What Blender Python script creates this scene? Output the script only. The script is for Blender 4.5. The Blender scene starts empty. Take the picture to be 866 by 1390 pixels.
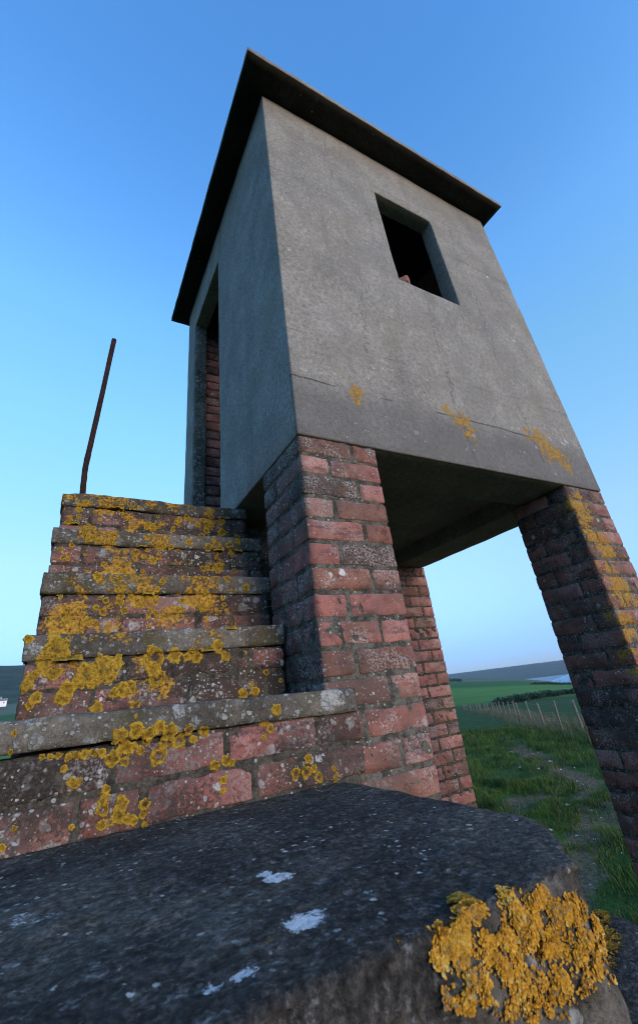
import bpy, bmesh, math, random
import numpy as np
from mathutils import Vector, Matrix, noise
from mathutils.bvhtree import BVHTree
random.seed(7); rng = np.random.default_rng(7)
S = bpy.context.scene; COL = S.collection
R = math.radians
Z0 = 3.2                                   # underside of the cabin above the ground

# ------------------------------------------------------------------ camera
Rm = Matrix(((0.8764138364868768, -0.12193195180198238, -0.46586627517358786),
             (-0.468579819468574, -0.4390168034990165, -0.7666141135097271),
             (-0.11104836784551428, 0.8901667514433828, -0.4418952529996021)))
CP = Vector((-0.63803965, -1.15773283, -0.84910859 + Z0))
F = 579.0751916; PX, PY = 432.844, 650.866
cam = bpy.data.cameras.new('camera'); co = bpy.data.objects.new('camera', cam); COL.objects.link(co)
cam.sensor_fit = 'VERTICAL'; cam.sensor_height = 36; cam.sensor_width = 36 * 866 / 1390
cam.lens = F / 1390 * 36
cam.shift_y = -(695 - PY) / 1390; cam.shift_x = (433 - PX) / 1390
cam.clip_start = .02; cam.clip_end = 60000
cam.dof.use_dof = True; cam.dof.focus_distance = 1.75; cam.dof.aperture_fstop = 8
co.matrix_world = Matrix.Translation(CP) @ Rm.to_4x4()
S.camera = co
def ray(u, v):
    return (Rm @ Vector((u - PX, -(v - PY), -F))).normalized()

# ------------------------------------------------------------------ node helpers
class NT:
    def __init__(s, m):
        m.use_nodes = True; s.t = m.node_tree; s.t.nodes.clear()
    def n(s, typ, **kw):
        x = s.t.nodes.new(typ)
        for k, v in kw.items(): setattr(x, k, v)
        return x
    def set(s, sock, v):
        if isinstance(v, bpy.types.NodeSocket): s.t.links.new(v, sock)
        elif isinstance(v, (tuple, list)) and len(v) == 3 and sock.type == 'RGBA': sock.default_value = (*v, 1)
        else: sock.default_value = v
    def math(s, op, a, b=0.0, c=0.0, clamp=False):
        x = s.n('ShaderNodeMath', operation=op, use_clamp=clamp)
        s.set(x.inputs[0], a); s.set(x.inputs[1], b); s.set(x.inputs[2], c); return x.outputs[0]
    def mix(s, f, a, b, mode='MIX'):
        x = s.n('ShaderNodeMix', data_type='RGBA', blend_type=mode)
        s.set(x.inputs[0], f); s.set(x.inputs[6], a); s.set(x.inputs[7], b); return x.outputs[2]
    def noise(s, vec, scale, detail=4, rough=.55, dist=0.0, out=0):
        x = s.n('ShaderNodeTexNoise'); s.set(x.inputs['Vector'], vec)
        x.inputs['Scale'].default_value = scale; x.inputs['Detail'].default_value = detail
        x.inputs['Roughness'].default_value = rough; x.inputs['Distortion'].default_value = dist
        return x.outputs[out]
    def ss(s, v, lo, hi, a=0.0, b=1.0):
        x = s.n('ShaderNodeMapRange', interpolation_type='SMOOTHSTEP')
        s.set(x.inputs[0], v); x.inputs[1].default_value = lo; x.inputs[2].default_value = hi
        x.inputs[3].default_value = a; x.inputs[4].default_value = b; return x.outputs[0]
    def ramp(s, v, stops, interp='LINEAR'):
        x = s.n('ShaderNodeValToRGB'); x.color_ramp.interpolation = interp; e = x.color_ramp.elements
        while len(e) < len(stops): e.new(.5)
        for el, (p, c) in zip(e, stops): el.position = p; el.color = (*c, 1)
        s.set(x.inputs[0], v); return x.outputs[0]
    def coord(s, kind='Object'): return s.n('ShaderNodeTexCoord').outputs[kind]
    def attr(s, name, out='Fac'): return s.n('ShaderNodeAttribute', attribute_name=name).outputs[out]
    def warp(s, vec, scale, amt):
        nz = s.noise(vec, scale, 3, .6, out=1)
        a = s.n('ShaderNodeVectorMath', operation='SUBTRACT'); s.set(a.inputs[0], nz); a.inputs[1].default_value = (.5, .5, .5)
        b = s.n('ShaderNodeVectorMath', operation='SCALE'); s.set(b.inputs[0], a.outputs[0]); b.inputs[3].default_value = amt
        c = s.n('ShaderNodeVectorMath', operation='ADD'); s.set(c.inputs[0], vec); s.set(c.inputs[1], b.outputs[0]); return c.outputs[0]
    def spots(s, vec, scale, keep, rad, soft=.06):
        """round spots of random size; keep = share of cells that carry one"""
        x = s.n('ShaderNodeTexVoronoi'); s.set(x.inputs['Vector'], vec); x.inputs['Scale'].default_value = scale
        sp = s.n('ShaderNodeSeparateColor'); s.set(sp.inputs[0], x.outputs['Color'])
        r = s.math('MULTIPLY', s.math('DIVIDE', s.math('SUBTRACT', sp.outputs[0], 1 - keep), keep), rad)
        d = s.math('SUBTRACT', r, x.outputs['Distance'])
        return s.ss(d, -soft * .3, soft), sp.outputs[1]
    def bump(s, h, strength, dist, prev=None):
        x = s.n('ShaderNodeBump'); s.set(x.inputs['Height'], h); x.inputs['Strength'].default_value = strength
        x.inputs['Distance'].default_value = dist
        if prev is not None: s.set(x.inputs['Normal'], prev)
        return x.outputs[0]
    def out(s, col, rough=.9, nrm=None, spec=.25):
        p = s.n('ShaderNodeBsdfPrincipled'); s.set(p.inputs['Base Color'], col); s.set(p.inputs['Roughness'], rough)
        p.inputs['Specular IOR Level'].default_value = spec
        if nrm is not None: s.set(p.inputs['Normal'], nrm)
        o = s.n('ShaderNodeOutputMaterial'); s.t.links.new(p.outputs[0], o.inputs[0]); return p

def mat(name): return bpy.data.materials.new(name)

def orange_mask(N, v, a):
    """crusty patches where the 'lich' attribute says lichen grows"""
    n1 = N.noise(N.warp(v, 30, .02), 20, 6, .68)
    n2 = N.noise(v, 95, 4, .7)
    body = N.ss(N.math('SUBTRACT', N.math('ADD', n1, N.math('MULTIPLY', N.math('MINIMUM', a, 1.1), .5)), .87), -.08, .10)
    frag = N.ss(N.math('ADD', n2, N.math('MULTIPLY', body, .25)), .60, .74)
    return N.math('MULTIPLY', N.math('MULTIPLY', body, frag), .93), n2

def pale_crust(N, v, c, h):
    """whitish lichen rosettes of many sizes, dense in some places and absent in others"""
    area = N.ss(N.noise(v, 5.5, 4, .6), .36, .60)
    for sc, keep, rad, wp in ((19, .42, .40, .045), (38, .5, .44, .03), (80, .5, .46, .012)):
        mk, rr = N.spots(N.warp(v, 34, wp), sc, keep, rad, .09)
        tex = N.ss(N.noise(v, 150, 4, .75), .34, .50)
        mk = N.math('MULTIPLY', N.math('MULTIPLY', mk, tex), N.math('ADD', N.math('MULTIPLY', area, .85), .10))
        c = N.mix(N.math('MULTIPLY', mk, .9), c, N.mix(rr, (.42, .44, .43), (.20, .21, .20)))
        h = N.math('ADD', h, N.math('MULTIPLY', mk, .3))
    return c, h

def lichen_col(N, n):
    return N.ramp(n, [(.34, (.14, .075, .014)), (.5, (.33, .175, .020)), (.66, (.47, .29, .05))])

def concrete(name, lo, hi, dark, stain=.6, blotch=(14, .25, .4), pale=(.36, .36, .33), speck=.25, bump=.5, lines=False, streak=False, moss=0.0, broken=False, white=(.60, .62, .65), crust=False):
    m = mat(name); N = NT(m); v = N.coord()
    c = N.mix(N.ss(N.noise(v, 5, 6, .6), .35, .65), lo, hi)
    st = N.ss(N.noise(v, 1.7, 8, .65, .4), .47, .68)
    c = N.mix(N.math('MULTIPLY', st, stain), c, dark)
    g = N.noise(v, 170, 3, .7)
    gg = N.noise(v, 45, 5, .7)
    if broken:                                 # fresh pale fracture on the broken edge, black crust on the trodden top
        c = N.mix(N.math('MULTIPLY', N.ss(N.noise(N.warp(v, 18, .03), 60, 6, .75), .52, .66), .55), c, (.15, .145, .14))
        c = N.mix(N.math('MULTIPLY', N.ss(N.noise(v, 16, 5, .7), .54, .66), .5), c, (.05, .042, .028))
        c = N.mix(1.0, c, N.ramp(N.noise(N.warp(v, 25, .02), 85, 5, .75), [(.34, (.35, .35, .35)), (.5, (.95, .95, .95)), (.66, (2.1, 2.1, 2.15))]), 'MULTIPLY')
        bk = N.ss(N.math('ADD', N.attr('brk'), N.math('MULTIPLY', N.math('SUBTRACT', N.noise(v, 28, 6, .7), .5), .9)), .42, .62)
        f2 = N.mix(N.ss(N.noise(v, 18, 6, .7), .36, .62), (.038, .033, .027), (.125, .112, .092))
        f2 = N.mix(N.math('MULTIPLY', N.ss(N.noise(v, 7, 5, .6), .5, .62), .7), f2, (.045, .038, .03))
        c = N.mix(bk, c, f2)
    if broken:
        wk, wr = N.spots(N.warp(v, 30, .03), 30, .55, .50, .08); c = N.mix(N.math('MULTIPLY', N.math('MULTIPLY', wk, bk), .75), c, N.mix(wr, (.30, .31, .29), (.12, .125, .12)))
    c = N.mix(1.0, c, N.ramp(N.math('ADD', N.math('MULTIPLY', g, .5), N.math('MULTIPLY', gg, .5)), [(.32, (.4, .4, .4)), (.5, (1, 1, 1)), (.68, (1.6, 1.6, 1.6))]), 'MULTIPLY')
    h = N.math('ADD', N.math('MULTIPLY', g, .35), N.math('MULTIPLY', gg, .65))
    if lines:
        c = N.mix(N.math('MULTIPLY', N.ss(N.noise(N.warp(v, 3, .2), 4.5, 7, .7), .46, .66), .45), c, (.21, .19, .15))
        c = N.mix(N.math('MULTIPLY', N.ss(N.noise(N.warp(v, 4, .2), 2.6, 7, .7), .50, .68), .3), c, (.16, .165, .175))
        c = N.mix(N.math('MULTIPLY', N.ss(N.noise(v, 75, 4, .7), .60, .70), .6), c, (.07, .068, .062))
        wf, wr2 = N.spots(N.warp(v, 22, .05), 5.5, .35, .11, .03); c = N.mix(N.math('MULTIPLY', wf, .8), c, (.55, .55, .53))
        mp = N.n('ShaderNodeMapping'); N.set(mp.inputs[0], v); mp.inputs['Scale'].default_value = (5, 5, .45)
        c = N.mix(N.math('MULTIPLY', N.ss(N.noise(mp.outputs[0], 1.6, 6, .65), .50, .74), .40), c, (.11, .105, .10))
    if lines:                                  # construction joints and hairline cracks of the rendered cabin
        xyz = N.n('ShaderNodeSeparateXYZ'); N.set(xyz.inputs[0], v)
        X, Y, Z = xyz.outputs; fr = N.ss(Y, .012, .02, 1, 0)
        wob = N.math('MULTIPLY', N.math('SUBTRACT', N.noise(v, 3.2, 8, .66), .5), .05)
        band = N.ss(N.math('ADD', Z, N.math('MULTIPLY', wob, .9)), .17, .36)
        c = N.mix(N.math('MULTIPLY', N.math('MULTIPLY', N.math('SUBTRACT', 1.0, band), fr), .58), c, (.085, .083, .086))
        brk = N.ss(N.noise(v, 3.4, 4, .6), .44, .56)
        for zz, wd, amt in ((.275, .006, .7), (.53, .004, .4), (1.73, .005, .45), (2.13, .004, .4)):
            d = N.math('ABSOLUTE', N.math('SUBTRACT', N.math('ADD', Z, wob), zz))
            ln = N.math('MULTIPLY', N.ss(d, wd * .3, wd, 1, 0), N.math('MULTIPLY', N.math('MULTIPLY', brk, fr), amt))
            c = N.mix(ln, c, (.03, .03, .03)); h = N.math('SUBTRACT', h, N.math('MULTIPLY', ln, .5))
        wob2 = N.math('MULTIPLY', N.math('SUBTRACT', N.noise(v, 2.2, 7, .62), .5), .35)
        brk2 = N.ss(N.noise(v, 1.9, 2, .5), .45, .58)
        for xx, amt in ((.93, .5), (1.45, .5), (.42, .35)):
            d = N.math('ABSOLUTE', N.math('SUBTRACT', N.math('ADD', X, wob2), xx))
            ln = N.math('MULTIPLY', N.ss(d, .001, .005, 1, 0), N.math('MULTIPLY', brk2, amt))
            c = N.mix(ln, c, (.04, .04, .04))
        d = N.math('ABSOLUTE', N.math('SUBTRACT', N.math('ADD', Z, wob), .30))
        wl = N.math('MULTIPLY', N.ss(d, .0, .045, 1, 0), N.math('MULTIPLY', N.ss(X, .9, 1.5), N.ss(N.noise(v, 40, 4, .7), .54, .62)))
        c = N.mix(N.math('MULTIPLY', wl, .7), c, (.55, .55, .53))
    if streak:                                 # rain-washed streaks
        mp = N.n('ShaderNodeMapping'); N.set(mp.inputs[0], v); mp.inputs['Scale'].default_value = (9, 9, 1.1)
        c = N.mix(N.math('MULTIPLY', N.ss(N.noise(mp.outputs[0], 2.2, 5, .6), .5, .72), .45), c, dark)
    wv = N.warp(v, 40, .022)
    for (sc, keep, rad) in (blotch, (blotch[0] * 2.7, blotch[1] * 1.1, blotch[2])):
        mk, rr = N.spots(wv, sc, keep, rad)
        mk = N.math('MULTIPLY', mk, N.ss(N.noise(v, 130, 3, .7), .33, .52))
        c = N.mix(N.math('MULTIPLY', mk, .85), c, N.mix(rr, pale, tuple(x * .55 for x in pale)))
        h = N.math('ADD', h, N.math('MULTIPLY', mk, .25))
    if crust: c, h = pale_crust(N, v, c, h)
    mk, rr = N.spots(N.warp(v, 120, .010), 95, speck, .44, .14)
    mk = N.math('MULTIPLY', mk, N.ss(N.noise(v, 9, 4, .6), .40, .60))
    c = N.mix(N.math('MULTIPLY', mk, .8), c, (.5, .5, .48))
    if moss: c = N.mix(N.math('MULTIPLY', N.ss(N.noise(v, 9, 6, .65), .5, .66), moss), c, (.07, .062, .022))
    om, on = orange_mask(N, v, N.attr('lich'))
    c = N.mix(om, c, lichen_col(N, on)); h = N.math('ADD', h, N.math('MULTIPLY', om, .35))
    wm = N.attr('white')
    wmk = N.ss(N.math('ADD', wm, N.math('MULTIPLY', N.math('SUBTRACT', N.noise(N.warp(v, 40, .03), 70, 6, .75), .5), 2.2)), .5, .72)
    c = N.mix(N.math('MULTIPLY', wmk, .9), c, white)
    N.out(c, .93, N.bump(h, bump, .008), .2); return m

def bricks(name, grime=.3, spk=.3, pale=.22, bright=1.0, crust=False):
    m = mat(name); N = NT(m); v = N.coord(); r = N.attr('rnd')
    b = lambda *c: tuple(x * bright for x in c)
    c = N.ramp(r, [(0, b(.085, .055, .052)), (.10, b(.15, .075, .056)), (.20, b(.26, .108, .080)), (.40, b(.36, .145, .118)), (.60, b(.32, .125, .105)), (.74, b(.42, .20, .165)), (.92, b(.22, .105, .075)), (1, b(.14, .085, .078))])
    n1 = N.noise(v, 22, 6, .65); n2 = N.noise(v, 140, 4, .7); n3 = N.noise(v, 3.2, 6, .6)
    mp = N.n('ShaderNodeMapping'); N.set(mp.inputs[0], v); mp.inputs['Scale'].default_value = (4, 4, 17)
    c = N.mix(N.math('MULTIPLY', N.ss(N.noise(mp.outputs[0], 1.4, 5, .65), .54, .64), .7), c, b(.085, .062, .068))
    c = N.mix(N.math('MULTIPLY', N.ss(N.noise(v, 6.5, 5, .65), .56, .68), .55), c, b(.26, .115, .055))
    c = N.mix(1.0, c, N.ramp(n1, [(.30, (.42, .42, .43)), (.52, (1, 1, 1)), (.72, (1.3, 1.28, 1.22))]), 'MULTIPLY')
    c = N.mix(1.0, c, N.ramp(n2, [(.34, (.6, .6, .6)), (.5, (1, 1, 1)), (.68, (1.4, 1.4, 1.4))]), 'MULTIPLY')
    gr = N.math('MINIMUM', N.math('MULTIPLY', N.ss(N.math('ADD', N.math('ADD', N.math('ADD', N.math('MULTIPLY', n3, .42), N.math('MULTIPLY', n1, .22)), N.math('MULTIPLY', n2, .46)), N.math('MULTIPLY', N.attr('side_shade'), .11)), .515 - (.045 if crust else 0), .65 - (.045 if crust else 0)), grime), .94)  # grime, plus the painted shade of one pillar face
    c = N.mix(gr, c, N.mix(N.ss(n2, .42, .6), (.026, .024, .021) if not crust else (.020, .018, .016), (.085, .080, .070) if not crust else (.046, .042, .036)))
    # pale crust and grey lichen
    c = N.mix(N.math('MULTIPLY', N.math('MULTIPLY', N.ss(N.noise(v, 8, 4, .6), .47, .62), N.ss(n2, .47, .56)), pale), c, (.40, .37, .34))
    wv = N.warp(v, 50, .015)
    fl = N.ss(N.noise(v, 6, 5, .65), .42, .62)
    for sc, keep, rad in ((22, spk * .35, .34), (70, spk * .8, .38), (165, spk, .42)):
        mk, rr = N.spots(wv, sc, keep, rad, .08)
        mk = N.math('MULTIPLY', mk, N.math('ADD', N.math('MULTIPLY', fl, .85), .15))
        c = N.mix(N.math('MULTIPLY', mk, .8), c, N.mix(rr, (.66, .66, .64), (.24, .25, .24)))
    om, on = orange_mask(N, v, N.attr('lich'))
    c = N.mix(om, c, lichen_col(N, on))
    h = N.math('ADD', N.math('MULTIPLY', n2, .4), N.math('MULTIPLY', n1, .8))
    if crust: c, h = pale_crust(N, v, c, h); c = N.mix(om, c, lichen_col(N, on))
    N.out(c, .92, N.bump(N.math('ADD', h, N.math('MULTIPLY', om, .4)), .6, .007), .2); return m

def mortar(name, c1=(.20, .175, .15), c2=(.09, .08, .07), spk=.35):
    m = mat(name); N = NT(m); v = N.coord()
    n1 = N.noise(v, 30, 6, .7); n2 = N.noise(v, 160, 3, .7)
    c = N.mix(N.ss(n1, .38, .6), c2, c1)
    c = N.mix(1.0, c, N.ramp(n2, [(.3, (.6, .6, .6)), (.5, (1, 1, 1)), (.7, (1.35, 1.35, 1.35))]), 'MULTIPLY')
    mk, rr = N.spots(v, 90, spk, .42, .1); c = N.mix(N.math('MULTIPLY', mk, .7), c, (.42, .42, .40))
    om, on = orange_mask(N, v, N.attr('lich')); c = N.mix(om, c, lichen_col(N, on))
    N.out(c, .95, N.bump(N.math('ADD', n1, N.math('MULTIPLY', n2, .6)), .9, .009), .15); return m

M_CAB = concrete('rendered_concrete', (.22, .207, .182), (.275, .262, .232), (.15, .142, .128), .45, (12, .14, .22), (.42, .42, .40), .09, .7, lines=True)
M_SOFFIT_SHADE = concrete('soffit_shade', (.018, .017, .016), (.03, .028, .026), (.010, .010, .009), .6, (9, .03, .2), (.1, .1, .09), .02, .4)  # near-black concrete for the soffit, its shade put into the colour
M_TREAD = concrete('tread_concrete', (.072, .064, .052), (.15, .134, .11), (.024, .022, .018), .8, (26, .60, .50), (.40, .41, .39), .5, 1.1, moss=.6, white=(.36, .36, .33), crust=True)
M_SLAB = concrete('landing_concrete', (.031, .029, .026), (.078, .071, .061), (.015, .014, .013), .6, (30, .22, .30), (.15, .155, .16), .22, 1.3, broken=True)
M_BRICK = bricks('weathered_brick', .80, .34, .50)
M_BRICKG = bricks('grimy_brick', 1.2, .5, .3, .92, True)
M_MORT = mortar('lime_mortar', (.135, .128, .105), (.050, .049, .041))
M_MORTD = mortar('dirty_mortar', (.085, .077, .06), (.034, .031, .026), .5)

def lichen_mat(name):
    m = mat(name); N = NT(m); v = N.coord(); r = N.attr('lr'); q = N.attr('rnd')
    n = N.noise(v, 125, 4, .72); n2 = N.noise(v, 60, 4, .65)
    t = N.math('ADD', r, N.math('MULTIPLY', N.math('SUBTRACT', n2, .5), .7))
    c = N.ramp(t, [(.0, (.18, .115, .025)), (.35, (.29, .165, .016)), (.65, (.40, .235, .020)), (.9, (.50, .325, .038)), (1, (.44, .31, .06))])
    c = N.mix(N.math('MULTIPLY', q, .40), c, (.25, .165, .03))
    c = N.mix(1.0, c, N.ramp(n, [(.34, (.30, .30, .32)), (.5, (.9, .9, .9)), (.68, (1.35, 1.35, 1.35))]), 'MULTIPLY')
    N.out(c, .9, N.bump(N.math('ADD', n, n2), 1.0, .006), .15); return m
M_LICH = lichen_mat('orange_lichen')
def flake_mat():
    m = mat('foliose_lichen'); N = NT(m); v = N.coord(); q = N.attr('rnd'); r = N.attr('lr')
    n = N.noise(v, 220, 3, .7)
    c = N.ramp(q, [(0, (.20, .15, .07)), (.16, (.30, .15, .02)), (.45, (.42, .19, .012)), (.8, (.50, .255, .022)), (1, (.47, .33, .09))])
    c = N.mix(1.0, c, N.ramp(n, [(.3, (.6, .6, .6)), (.5, (1, 1, 1)), (.7, (1.25, 1.25, 1.25))]), 'MULTIPLY')
    c = N.mix(1.0, c, N.ramp(r, [(0, (.45, .42, .5)), (.6, (.95, .95, .95)), (1, (1.2, 1.25, 1.5))]), 'MULTIPLY')
    N.out(c, .85, N.bump(n, .5, .002), .2); return m
M_FLAKE = flake_mat()

def simple(name, c1, c2, scale, rough=.9, bump=.3, bd=.01, spec=.25):
    m = mat(name); N = NT(m); v = N.coord(); n = N.noise(v, scale, 6, .65)
    N.out(N.mix(N.ss(n, .35, .65), c1, c2), rough, N.bump(n, bump, bd), spec); return m
M_RUST = simple('rusty_iron', (.012, .007, .006), (.040, .016, .010), 60, .85, .6, .003)
M_POST = simple('weathered_post', (.11, .095, .075), (.22, .195, .155), 20, .9, .5, .01)
M_WIRE = simple('galvanised_wire', (.12, .12, .12), (.2, .2, .2), 20, .5, 0)
M_CHALK = simple('chalk_stone', (.45, .44, .40), (.70, .69, .66), 30, .95, .5, .01)
M_CLIFF = simple('chalk_cliff', (.62, .64, .66), (.82, .83, .84), .02, .95, 0)
M_WHITE = simple('whitewashed_wall', (.70, .71, .72), (.8, .8, .8), 1, .9, 0)
M_TILE = simple('grey_roof_tile', (.16, .15, .15), (.25, .24, .23), 3, .9, 0)
M_GLASSD = simple('dark_window', (.03, .035, .04), (.04, .045, .05), 1, .3, 0)
M_SEA = simple('sea_water', (.05, .08, .10), (.06, .09, .12), .01, .35, 0)

# ------------------------------------------------------------------ mesh helpers
def mesh(name, V, Fc, m, parent=None, attrs=None, smooth=True, loc=None):
    """V (n,3) world coordinates; faces list or (k,4)/(k,3) array. Linked under parent (kept in world place)."""
    V = np.asarray(V, dtype=np.float64).copy()
    off = np.zeros(3)
    if parent is not None:
        p = parent
        while p is not None: off += np.array(p.location); p = p.parent
    elif loc is not None: off = np.array(loc)
    V -= off
    me = bpy.data.meshes.new(name)
    if isinstance(Fc, np.ndarray):
        k, w = Fc.shape
        me.vertices.add(len(V)); me.vertices.foreach_set('co', V.astype(np.float32).ravel())
        me.loops.add(k * w); me.loops.foreach_set('vertex_index', Fc.astype(np.int32).ravel())
        me.polygons.add(k); me.polygons.foreach_set('loop_start', np.arange(0, k * w, w, dtype=np.int32))
        me.update(calc_edges=True)
    else:
        me.from_pydata(V.tolist(), [], Fc); me.update()
    for an, av in (attrs or {}).items():
        a = me.attributes.new(an, 'FLOAT', 'POINT'); a.data.foreach_set('value', np.asarray(av, dtype=np.float32))
    if smooth: me.polygons.foreach_set('use_smooth', np.ones(len(me.polygons), dtype=bool))
    me.materials.append(m)
    o = bpy.data.objects.new(name, me); COL.objects.link(o)
    if parent is not None: o.parent = parent
    elif loc is not None: o.location = loc
    return o
def tag(o, label=None, cat=None, group=None, kind=None):
    if label: o['label'] = label
    if cat: o['category'] = cat
    if group: o['group'] = group
    if kind: o['kind'] = kind
    return o
def empty(name, loc, label, cat, group=None):
    o = bpy.data.objects.new(name, None); COL.objects.link(o); o.location = loc; o.empty_display_size = .2
    return tag(o, label, cat, group)
def cuts(a, b, step, extra=()):
    ks = sorted({a, b, *[e for e in extra if a < e < b]}); r = []
    for p, q in zip(ks[:-1], ks[1:]):
        n = max(1, int(round((q - p) / step))); r += [p + (q - p) * i / n for i in range(n)]
    return np.array(r + [b])
def solid(xs, ys, zs, occ=None):
    """surface of a rectilinear solid; occ(x,y,z) of cell centres -> bool"""
    nx, ny, nz = len(xs) - 1, len(ys) - 1, len(zs) - 1
    cx, cy, cz = [(a[1:] + a[:-1]) / 2 for a in (xs, ys, zs)]
    G = np.meshgrid(cx, cy, cz, indexing='ij')
    o = np.ones((nx, ny, nz), bool) if occ is None else occ(*G)
    P = np.zeros((nx + 2, ny + 2, nz + 2), bool); P[1:-1, 1:-1, 1:-1] = o
    I = lambda i, j, k: (i * (ny + 1) + j) * (nz + 1) + k
    Q = []; NR = []
    for ax in range(3):
        for sg in (1, -1):
            sh = np.roll(P, -sg, axis=ax)
            i, j, k = np.nonzero((P & ~sh)[1:-1, 1:-1, 1:-1])
            d = 1 if sg > 0 else 0
            if ax == 0: q = [I(i + d, j, k), I(i + d, j + 1, k), I(i + d, j + 1, k + 1), I(i + d, j, k + 1)]
            if ax == 1: q = [I(i, j + d, k), I(i, j + d, k + 1), I(i + 1, j + d, k + 1), I(i + 1, j + d, k)]
            if ax == 2: q = [I(i, j, k + d), I(i + 1, j, k + d), I(i + 1, j + 1, k + d), I(i, j + 1, k + d)]
            if sg < 0: q = q[::-1]
            Q.append(np.stack(q, 1)); n = np.zeros((len(i), 3)); n[:, ax] = sg; NR.append(n)
    Q = np.concatenate(Q); NR = np.concatenate(NR)
    used, inv = np.unique(Q.ravel(), return_inverse=True); Q = inv.reshape(-1, 4)
    ii = used // ((ny + 1) * (nz + 1)); jj = (used // (nz + 1)) % (ny + 1); kk = used % (nz + 1)
    V = np.stack([xs[ii], ys[jj], zs[kk]], 1)
    VN = np.zeros_like(V); cnt = np.zeros(len(V))
    for c in range(4): np.add.at(VN, Q[:, c], NR); np.add.at(cnt, Q[:, c], 1)
    VN /= cnt[:, None]
    return V, Q, VN
def fbm(p, s, o=3):
    return noise.fractal(Vector(p) * s, 1.0, 2.0, o)
def roughen(V, VN, amp, sc, wear=0.0, wsc=20, o=3):
    L = np.linalg.norm(VN, axis=1); out = V.copy()
    for i in range(len(V)):
        n = VN[i] / max(L[i], 1e-6)
        d = amp * fbm(V[i], sc, o)
        if L[i] < .95 and wear: d -= wear * max(0.0, .6 + 1.3 * fbm(V[i] + 7.3, wsc, 2))
        out[i] += n * d
    return out
def merge(parts):
    Vs, Fs, A = [], [], {}; b = 0
    for V, Q, at in parts:
        Vs.append(V); Fs.append(Q + b); b += len(V)
        for k, x in at.items(): A.setdefault(k, []).append(x)
    return np.concatenate(Vs), np.concatenate(Fs), {k: np.concatenate(x) for k, x in A.items()}

_bt = {}
def brick(c, size, cell=.035, r=.005, rough=.0022, jit=.002):
    """one worn brick, centre c"""
    lx, ly, lz = size
    cl = lambda L: cuts(-L / 2, L / 2, cell, (-L / 2 + r, L / 2 - r)) if cell < .2 else np.array([-L / 2, -L / 2 + r, L / 2 - r, L / 2])
    key = (round(lx, 4), round(ly, 4), round(lz, 4), cell)
    if key not in _bt:
        V, Q, VN = solid(cl(lx), cl(ly), cl(lz))
        h = np.array([lx, ly, lz]) / 2 - r; inner = np.clip(V, -h, h); d = V - inner
        L = np.linalg.norm(d, axis=1); L[L == 0] = 1
        V = inner + d / L[:, None] * r
        _bt[key] = (V, Q, VN)
    V, Q, VN = _bt[key]; V = V.copy()
    if rough and cell < .2:
        s = random.uniform(0, 90)
        LN = np.linalg.norm(VN, axis=1)
        for i in range(len(V)):
            p = V[i]; d = rough * noise.fractal(Vector(p) * 28 + Vector((s, s, s)), 1, 2, 3)
            if LN[i] < .95: d -= max(0, noise.noise(Vector(p) * 18 + Vector((s, 3, s)))) * .010
            V[i] = p + VN[i] / LN[i] * d
    a = random.gauss(0, .006); b = random.gauss(0, .006)
    ca, sa, cb, sb = math.cos(a), math.sin(a), math.cos(b), math.sin(b)
    V = V @ np.array([[ca, -sa, 0], [sa, ca, 0], [0, 0, 1]]).T @ np.array([[1, 0, 0], [0, cb, -sb], [0, sb, cb]]).T
    V = V + np.array(c) + rng.normal(0, jit * .5, 3)
    return V, Q, {'rnd': np.full(len(V), random.random())}
CH = .0825; BH = .071; JT = .0115            # course height, brick height, joint
def pier(x0, y0, ztop, zbot, cell, w=.345):
    P = []; k = 0; z = ztop - .004
    hw = (w - JT) / 3; st = 2 * hw; q = st / 2 - 0; 
    while z > zbot:
        zc = z - BH / 2
        s = w - hw - JT                                             # stretcher length
        if k % 2 == 0:
            L = [(s / 2, hw / 2, s, hw), (w - hw / 2, s / 2, hw, s), (w - s / 2, w - hw / 2, s, hw), (hw / 2, w - s / 2, hw, s)]
        else:
            L = [(w - s / 2, hw / 2, s, hw), (w - hw / 2, w - s / 2, hw, s), (s / 2, w - hw / 2, s, hw), (hw / 2, s / 2, hw, s)]
        for cx, cy, sx, sy in L: P.append(brick((x0 + cx, y0 + cy, zc), (sx, sy, BH), cell))
        z -= CH; k += 1
    return merge(P)
def course(p0, d, length, zc, nrm, off=0.0, st=.232, hd=.110, depth=.105, cell=.035, pattern='S'):
    """one row of bricks from p0 along unit d; outer face on the p0 plane, nrm points outwards"""
    P = []; t = -off; i = 0
    while t < length - .02:
        L = (st if pattern == 'S' or i % 2 == 0 else hd)
        a, b = max(t, 0), min(t + L, length)
        if b - a > .025:
            m_ = (a + b) / 2
            c = (p0[0] + d[0] * m_ - nrm[0] * depth / 2, p0[1] + d[1] * m_ - nrm[1] * depth / 2, zc)
            sx = (b - a) if abs(d[0]) > .5 else depth; sy = (b - a) if abs(d[1]) > .5 else depth
            P.append(brick(c, (sx, sy, BH), cell))
        t += L + JT; i += 1
    return P
def lich(V, blobs):
    a = np.zeros(len(V))
    for (c, r, s) in blobs:
        d = np.linalg.norm(V - np.array(c), axis=1) / r
        a = np.maximum(a, s * np.clip(1.25 - d, 0, 1))
    return a
def hit_plane(u, v, ax, val):
    d = ray(u, v); t = (val - CP[ax]) / d[ax]; return CP + d * t

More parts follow.
